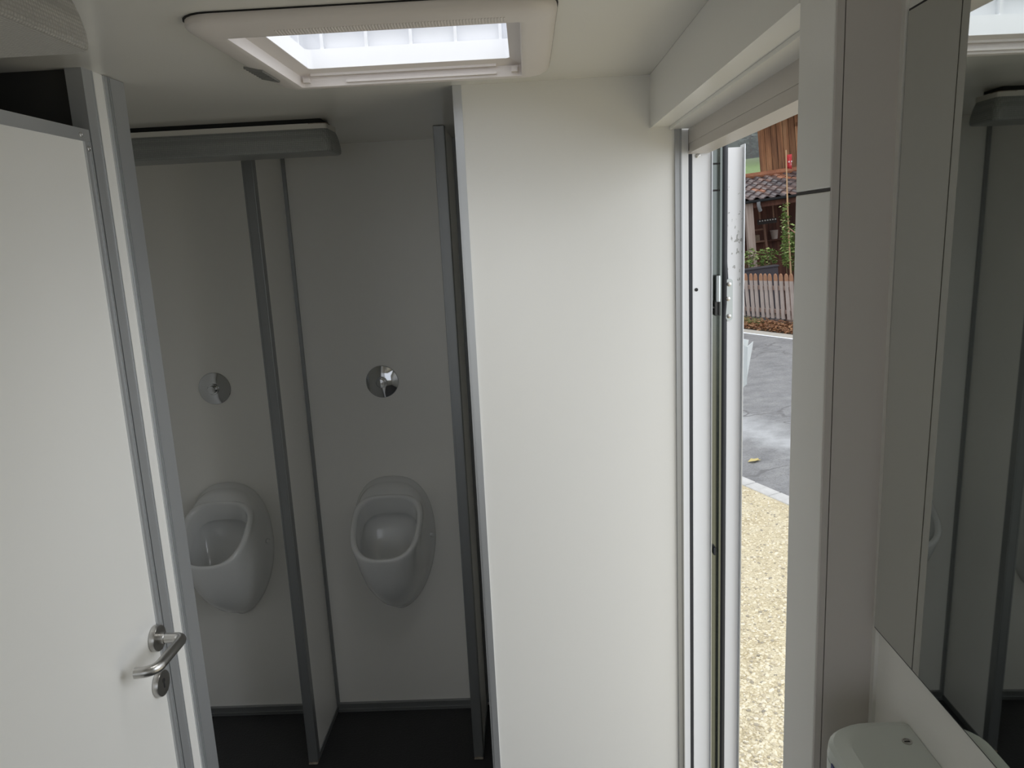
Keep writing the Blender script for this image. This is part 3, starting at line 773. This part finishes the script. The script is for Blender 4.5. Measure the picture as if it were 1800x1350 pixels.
# things kept in the shed
LADW = wood_mat('ladder_wood', (.2, .11, .08), (.28, .16, .11), (.36, .22, .15), (6, 6, 3))
ld = oempty('ladder', SX+1.78, SYY+1.55, GZ, 'old wooden ladder leaning inside the dark shed', 'ladder')
Ml = Matrix.Rotation(radians(-10), 4, 'X')
for xx in (0, .36): MB().box(xx, xx+.05, 0, .06, 0, 1.95, Ml).obj('ladder_rail', LADW, ld)
for k in range(6): MB().box(.05, .36, .015, .045, .2+k*.3, .24+k*.3, Ml).obj('rung', LADW, ld)
rk = oempty('tool_rack', SX+1.72, SYY+.9, GZ+1.90, 'dark rack with a row of pale pegs hanging in the shed', 'rack')
MB().box(0, .46, 0, .03, -.06, .06).obj('board', mat('dark_rack', (.03, .022, .02), .7), rk)
pg = mat('pale_peg', (.6, .58, .55), .5)
for k in range(7): MB().box(.035+k*.062, .065+k*.062, -.03, 0, .01, .04).obj('peg', pg, rk)
MB().box(.05, .08, .0, .03, .06, .48).obj('hanger', LADW, rk); MB().box(.38, .41, .0, .03, .06, .48).obj('hanger', LADW, rk)
o = MB().box(-.10, .10, -.10, .10, 0, .16, bev=.01).obj('basket', mat('straw_basket', (.42, .33, .24), .8, noise=(25, .2, (.28, .2, .14))))
out(o, SX+1.95, SYY+2.02, GZ+1.402); tag(o, 'pale box standing on the shed shelf', 'box')
o = MB().lathe([(.07, 0), (.095, .2), (.1, .21), (.1, .22), (.085, .2)], None, 20, cap1=False).obj('flowerpot', mat('pale_pot', (.45, .38, .34), .7), None, True)
out(o, SX+2.45, SYY+2.02, GZ+1.402); tag(o, 'pale flowerpot standing on the shed shelf', 'flowerpot')

# barn behind
BARN = wood_mat('barn_boards', (.10, .045, .025), (.30, .14, .065), (.50, .30, .16), (5, 5, .4))
def per_board(m, lo, hi):
    nt = m.node_tree; b = nt.nodes['Principled BSDF']; src = b.inputs['Base Color'].links[0].from_socket
    g = nt.nodes.new('ShaderNodeNewGeometry'); mr = nt.nodes.new('ShaderNodeMapRange'); mr.inputs[3].default_value = lo; mr.inputs[4].default_value = hi
    nt.links.new(g.outputs['Random Per Island'], mr.inputs[0])
    mx = nt.nodes.new('ShaderNodeMix'); mx.data_type = 'RGBA'; mx.blend_type = 'MULTIPLY'; mx.inputs[0].default_value = 1
    nt.links.new(src, mx.inputs[6]); nt.links.new(mr.outputs[0], mx.inputs[7]); nt.links.new(mx.outputs[2], b.inputs['Base Color'])
per_board(BARN, .6, 1.25)
ba = oempty('barn', 6.575, 21.15, GZ, 'tall weathered wooden barn rising behind the shed roof', 'barn', rz=radians(-20))
bb = MB()
for k in range(20):
    w_ = .135 if k % 2 else .165
    x0 = k*.15
    bb.box(x0, x0+.140, -.02-random.uniform(0, .012), .03, 0, 4.5)
bb.obj('board_wall', BARN, ba)
MB().box(.03, 3.2, .02, .05, 0, 4.5).obj('wall_core', DARK, ba)
MB().box(-.02, .10, -.045, .06, 0, 4.5).obj('corner_board', BARN, ba)
MB().box(.02, .12, .05, 6.0, 0, 4.5).obj('side_wall', BARN, ba)
MB().box(-.5, 3.4, -.75, .1, 4.5, 4.56).obj('eave', REDW, ba)
sr = MB(); sr.loft([[Vector((-.6, -.85, 4.5)), Vector((3.5, -.85, 4.5)), Vector((3.5, 4.0, 6.2)), Vector((-.6, 4.0, 6.2))], [Vector((-.6, -.85, 4.6)), Vector((3.5, -.85, 4.6)), Vector((3.5, 4.0, 6.3)), Vector((-.6, 4.0, 6.3))]], True, True)
sr.obj('roof', REDT, ba)
wf = MB(); wf.box(.90, .97, -.07, -.02, 2.95, 4.25); wf.box(.90, 1.9, -.07, -.02, 4.15, 4.25); wf.box(.85, 2.0, -.10, -.02, 2.88, 2.95)
wf.obj('window_frame', BARN, ba)
sv = MB()
for k in range(30): sv.box(.97, 1.8, -.055, -.03, 2.97+k*.039, 2.992+k*.039, Matrix.Identity(4))
sv.box(.97, 1.8, -.03, -.021, 2.95, 4.15)
sv.obj('shutter', mat('brown_shutter', (.26, .12, .08), .6), ba)

# garden: stake with flag, vine, shrubs, trough
GREEN = leaf_mat('green_leaves', [(0, (.07, .13, .03)), (.4, (.16, .26, .06)), (.8, (.32, .40, .13)), (1, (.50, .54, .28))])
STEM = mat('plant_stem', (.16, .12, .06), .8)
sx, sy = 5.655, 16.6
sk_ = oempty('flag_stake', sx, sy, GZ, 'tall bamboo stake with a small red flag behind the fence', 'stake')
MB().tube([(.0, 0, 0), (.02, 0, 1.8), (.08, 0, 3.36)], [.021, .018, .011], 10).obj('stake', mat('bamboo', (.55, .36, .2), .6), sk_, True)
fg = MB()
nn = 10; pr = []
W0, H0 = .125, .27
for k in range(nn+1):
    u = k/nn; pr.append((u*W0, .02*sin(u*7)))
fg.loft([[Vector((.072+px*(1-.15*j/4), py+.01*j/4, 3.26-H0*j/4-.06*px*j)) for px, py in pr] for j in range(5)], closed=False)
fo = fg.obj('flag', mat('red_cloth', (.55, .04, .05), .7), sk_, True)
s_ = fo.modifiers.new('thickness', 'SOLIDIFY'); s_.thickness = .003
cr = MB(); cr.box(.135, .165, -.012, .034, 3.04, 3.19); cr.box(.11, .185, -.0125, .0345, 3.10, 3.13)
cr.obj('cross', mat('white_cloth', (.75, .62, .62), .7), fo)
MB().tube([(.035, 0, 1.76), (.17, -.03, 1.62), (.36, -.05, 1.50)], .012, 8).obj('side_cane', mat('pink_cane', (.48, .27, .2), .6), sk_, True)

def foliage(name_leaf, centre_fn, n, l0, l1, root):
    q = MB()
    for k in range(n):
        p_ = centre_fn()
        M_ = Matrix.Translation(p_) @ Matrix.Rotation(random.random()*6.3, 4, 'Z') @ Matrix.Rotation(random.uniform(-.9, .9), 4, 'X') @ Matrix.Rotation(random.uniform(-.5, .5), 4, 'Y')
        l_ = random.uniform(l0, l1); leafquad(q, M_, l_, l_*.62)
    return q.obj(name_leaf, GREEN, root, fix=False)
vn = oempty('climbing_vine', sx-.045, sy-.03, GZ, 'leafy green vine climbing up the flag stake', 'vine')
def fv():
    h_ = 1.0+1.28*random.random()
    return Vector((random.gauss(-.035+.05*(h_-1)/1.3, .036), random.gauss(0, .04), h_))
foliage('foliage', fv, 330, .05, .09, vn)
MB().tube([(-.02, 0, 0), (-.035, .01, .9), (-.01, 0, 1.6), (.02, .01, 2.25)], .008, 6).obj('stem', STEM, vn)
def shrub(x, y, z, rx, rz_, h, n, label, name='garden_shrub'):
    s_ = oempty(name, x, y, GZ, label, 'shrub', 'garden shrubs behind the fence')
    def fs():
        u = Vector((random.gauss(0, 1), random.gauss(0, 1), random.gauss(0, 1))).normalized()*random.random()**.33
        return Vector((u.x*rx, u.y*rx*.7, z+u.z*rz_))
    foliage('foliage', fs, n, .06, .13, s_)
    st_ = MB()
    for k in range(5):
        a = random.random()*6.3
        st_.tube([(.03*cos(a), .03*sin(a), 0), (.4*rx*cos(a), .3*rx*sin(a), z), (.7*rx*cos(a), .5*rx*sin(a), z+rz_*.6)], .008, 6)
    st_.obj('stem', STEM, s_)
    return s_
shrub(5.93, 17.08, 1.28, .30, .52, 1.9, 620, 'dense green shrub on the right, around the flag stake')
shrub(5.36, 17.15, 1.16, .27, .22, 1.4, 170, 'low loose green shrub in the middle, over the dark trough')
shrub(4.93, 17.0, 1.20, .20, .24, 1.4, 90, 'thin sparse green shrub on the left, in front of the grey shed post')
tr = oempty('planter_trough', 4.5, 16.42, GZ, 'dark trough standing just behind the pickets', 'trough')
tm = mat('dark_trough', (.05, .045, .055), .5)
MB().box(0, .85, 0, .22, 0, 1.0, bev=.01).obj('trough_box', tm, tr); MB().box(-.02, .87, -.02, .24, 1.0, 1.035, bev=.006).obj('trough_rim', tm, tr)

# meadow and wooded hill far behind
me_ = MB(); me_.loft([[Vector((-60, 26, GZ-.3)), Vector((120, 26, GZ-.3))], [Vector((-60, 60, 1.6)), Vector((120, 60, 1.6))], [Vector((-60, 112, 7.6)), Vector((120, 112, 7.6))], [Vector((-60, 135, 9.0)), Vector((120, 135, 9.0))]], closed=False)
o = me_.obj('meadow', MEAD); out(o, 0, 0, 0); tag(o, 'bright green meadow rising behind the shed', 'meadow', kind='structure')
HILLM = ramp_mat('forest_floor', [(.3, (.06, .09, .07)), (.7, (.12, .16, .12))], .3)
hl = MB(); hl.loft([[Vector((-80, 118, 6.5)), Vector((160, 118, 6.5))], [Vector((-80, 170, 36)), Vector((160, 170, 38))], [Vector((-80, 230, 66)), Vector((160, 230, 70))]], closed=False)
o = hl.obj('hillside_terrain', HILLM); out(o, 0, 0, 0); tag(o, 'wooded hillside rising beyond the meadow', 'hillside', kind='structure')
FIR = [leaf_mat('misty_fir', [(0, (.10, .14, .13)), (.5, (.16, .21, .19)), (1, (.23, .28, .25))]),
       leaf_mat('misty_broadleaf', [(0, (.15, .19, .13)), (.5, (.24, .28, .19)), (1, (.34, .36, .25))])]
TRUNK = mat('tree_trunk', (.1, .08, .06), .9)
def make_tree(kind):
    r = empty('fir_tree' if kind == 0 else 'broadleaf_tree', (0, 0, 0), 'x', 'tree')
    q = MB()
    for k in range(700):
        h_ = random.random()
        if kind == 0:
            rad = (1-h_)*2.3*(.65+.35*abs(sin(h_*26)))+.1; a = random.random()*6.3; rr = rad*random.random()**.4
            p_ = Vector((rr*cos(a), rr*sin(a), 1.2+h_*10.5)); l_ = .9
        else:
            u = Vector((random.gauss(0, 1), random.gauss(0, 1), random.gauss(0, 1))).normalized()*random.random()**.3
            p_ = Vector((u.x*2.8, u.y*2.8, 5.2+u.z*3.6)); l_ = .8
        M_ = Matrix.Translation(p_) @ Matrix.Rotation(random.random()*6.3, 4, 'Z') @ Matrix.Rotation(random.uniform(-.9, .9), 4, 'X')
        leafquad(q, M_, l_*random.uniform(.7, 1.3), l_*.6)
    q.obj('foliage', FIR[kind], r, fix=False)
    MB().tube([(0, 0, 0), (0, 0, 9 if kind == 0 else 5)], [.2, .06], 8).obj('trunk', TRUNK, r)
    return r
protos = [make_tree(0), make_tree(1)]
LAB = ['dark fir tree in the misty wood on the far hillside', 'pale green round-crowned tree in the misty wood on the far hillside']
GRP = ['fir trees on the hillside', 'broadleaf trees on the hillside']
used = [False, False]
for row in range(6):
    D = 121+row*7.2
    zz = 6.5+(D-118)*29.5/52-.3
    for k in range(12):
        fx = D*.272+6.6*(k-.6)+(row % 2)*3.3
        kd = 1 if random.random() < .38 else 0
        t_ = protos[kd] if not used[kd] else dup(protos[kd], (0, 0, 0)); used[kd] = True
        t_['label'] = LAB[kd]; t_['group'] = GRP[kd]
        out(t_, fx, D, zz-.6, random.random()*6.3)
        sc_ = random.uniform(.9, 1.05)
        t_.matrix_world = t_.matrix_world @ Matrix.Diagonal((sc_, sc_, sc_*1.15, 1))

MIST = bpy.data.materials.new('valley_mist'); MIST.use_nodes = True
nt = MIST.node_tree; nt.nodes.remove(nt.nodes['Principled BSDF'])
v_ = nt.nodes.new('ShaderNodeVolumeScatter'); v_.inputs['Color'].default_value = (.92, .96, 1, 1); v_.inputs['Density'].default_value = .035; v_.inputs['Anisotropy'].default_value = .3
nt.links.new(v_.outputs[0], nt.nodes['Material Output'].inputs['Volume'])
o = MB().box(-10, 90, 97, 111, -2, 45).obj('valley_mist', MIST); out(o, 0, 0, 0)
tag(o, 'thin pale mist hanging in front of the wooded hillside', 'mist', kind='stuff')

# ================================================================== CAMERA
F = 1340.04
pit, yaw, rol = radians(11.18133), radians(1.59800), radians(-2.83790)
Bm = Matrix(((1, 0, 0), (0, 0, -1), (0, 1, 0)))
Rx = Matrix(((1, 0, 0), (0, cos(pit), -sin(pit)), (0, sin(pit), cos(pit))))
Ry = Matrix(((cos(yaw), 0, sin(yaw)), (0, 1, 0), (-sin(yaw), 0, cos(yaw))))
Rz = Matrix(((cos(rol), -sin(rol), 0), (sin(rol), cos(rol), 0), (0, 0, 1)))
R = Rz @ Rx @ Ry @ Bm
cam = bpy.data.cameras.new('camera'); co = bpy.data.objects.new('camera', cam); COL.objects.link(co)
cam.sensor_width = 36; cam.lens = F/1800*36; cam.clip_start = .02; cam.clip_end = 1000
M3 = Matrix((R[0], -R[1], -R[2])).transposed()
co.matrix_world = Matrix.Translation((0, 0, 1.8315)) @ M3.to_4x4()
SC.camera = co

# ================================================================== LIGHT
w = bpy.data.worlds.new('overcast_sky'); SC.world = w; w.use_nodes = True
nt = w.node_tree; bg = nt.nodes['Background']
tc = nt.nodes.new('ShaderNodeTexCoord'); sp = nt.nodes.new('ShaderNodeSeparateXYZ'); rp = nt.nodes.new('ShaderNodeValToRGB')
rp.color_ramp.elements[0].position = .0; rp.color_ramp.elements[0].color = (.80, .85, .93, 1)
rp.color_ramp.elements[1].position = 1; rp.color_ramp.elements[1].color = (1, 1, 1, 1)
nt.links.new(tc.outputs['Generated'], sp.inputs[0]); nt.links.new(sp.outputs['Z'], rp.inputs['Fac']); nt.links.new(rp.outputs['Color'], bg.inputs['Color'])
bg.inputs['Strength'].default_value = 1.04

def area(name, loc, target, sx_, sy_, power, col, spread=180):
    l = bpy.data.lights.new(name, 'AREA'); l.shape = 'RECTANGLE'; l.size = sx_; l.size_y = sy_; l.energy = power; l.color = col; l.spread = radians(spread)
    o = bpy.data.objects.new(name, l); COL.objects.link(o); o.location = loc
    o.rotation_euler = (Vector(target)-Vector(loc)).to_track_quat('-Z', 'Y').to_euler()
    return o
area('skylight_daylight', ((SX0+SX1)/2, (SY0+SY1)/2, ZC+.088), ((SX0+SX1)/2, (SY0+SY1)/2+.0001, 0), .40, .36, .6, (1, .985, .96), 110)
area('doorway_daylight', (2.6, .55, 1.9), (0, 1.25, 1.0), 2.4, 2.2, 37, (.91, .955, 1))

vs = SC.view_settings
vs.view_transform = 'Standard'; vs.look = 'None'; vs.exposure = 0.32; vs.gamma = 1.0; vs.use_curve_mapping = False
SC.display_settings.display_device = 'sRGB'
SC.cycles.max_bounces = 12; SC.cycles.diffuse_bounces = 8; SC.cycles.use_denoising = True
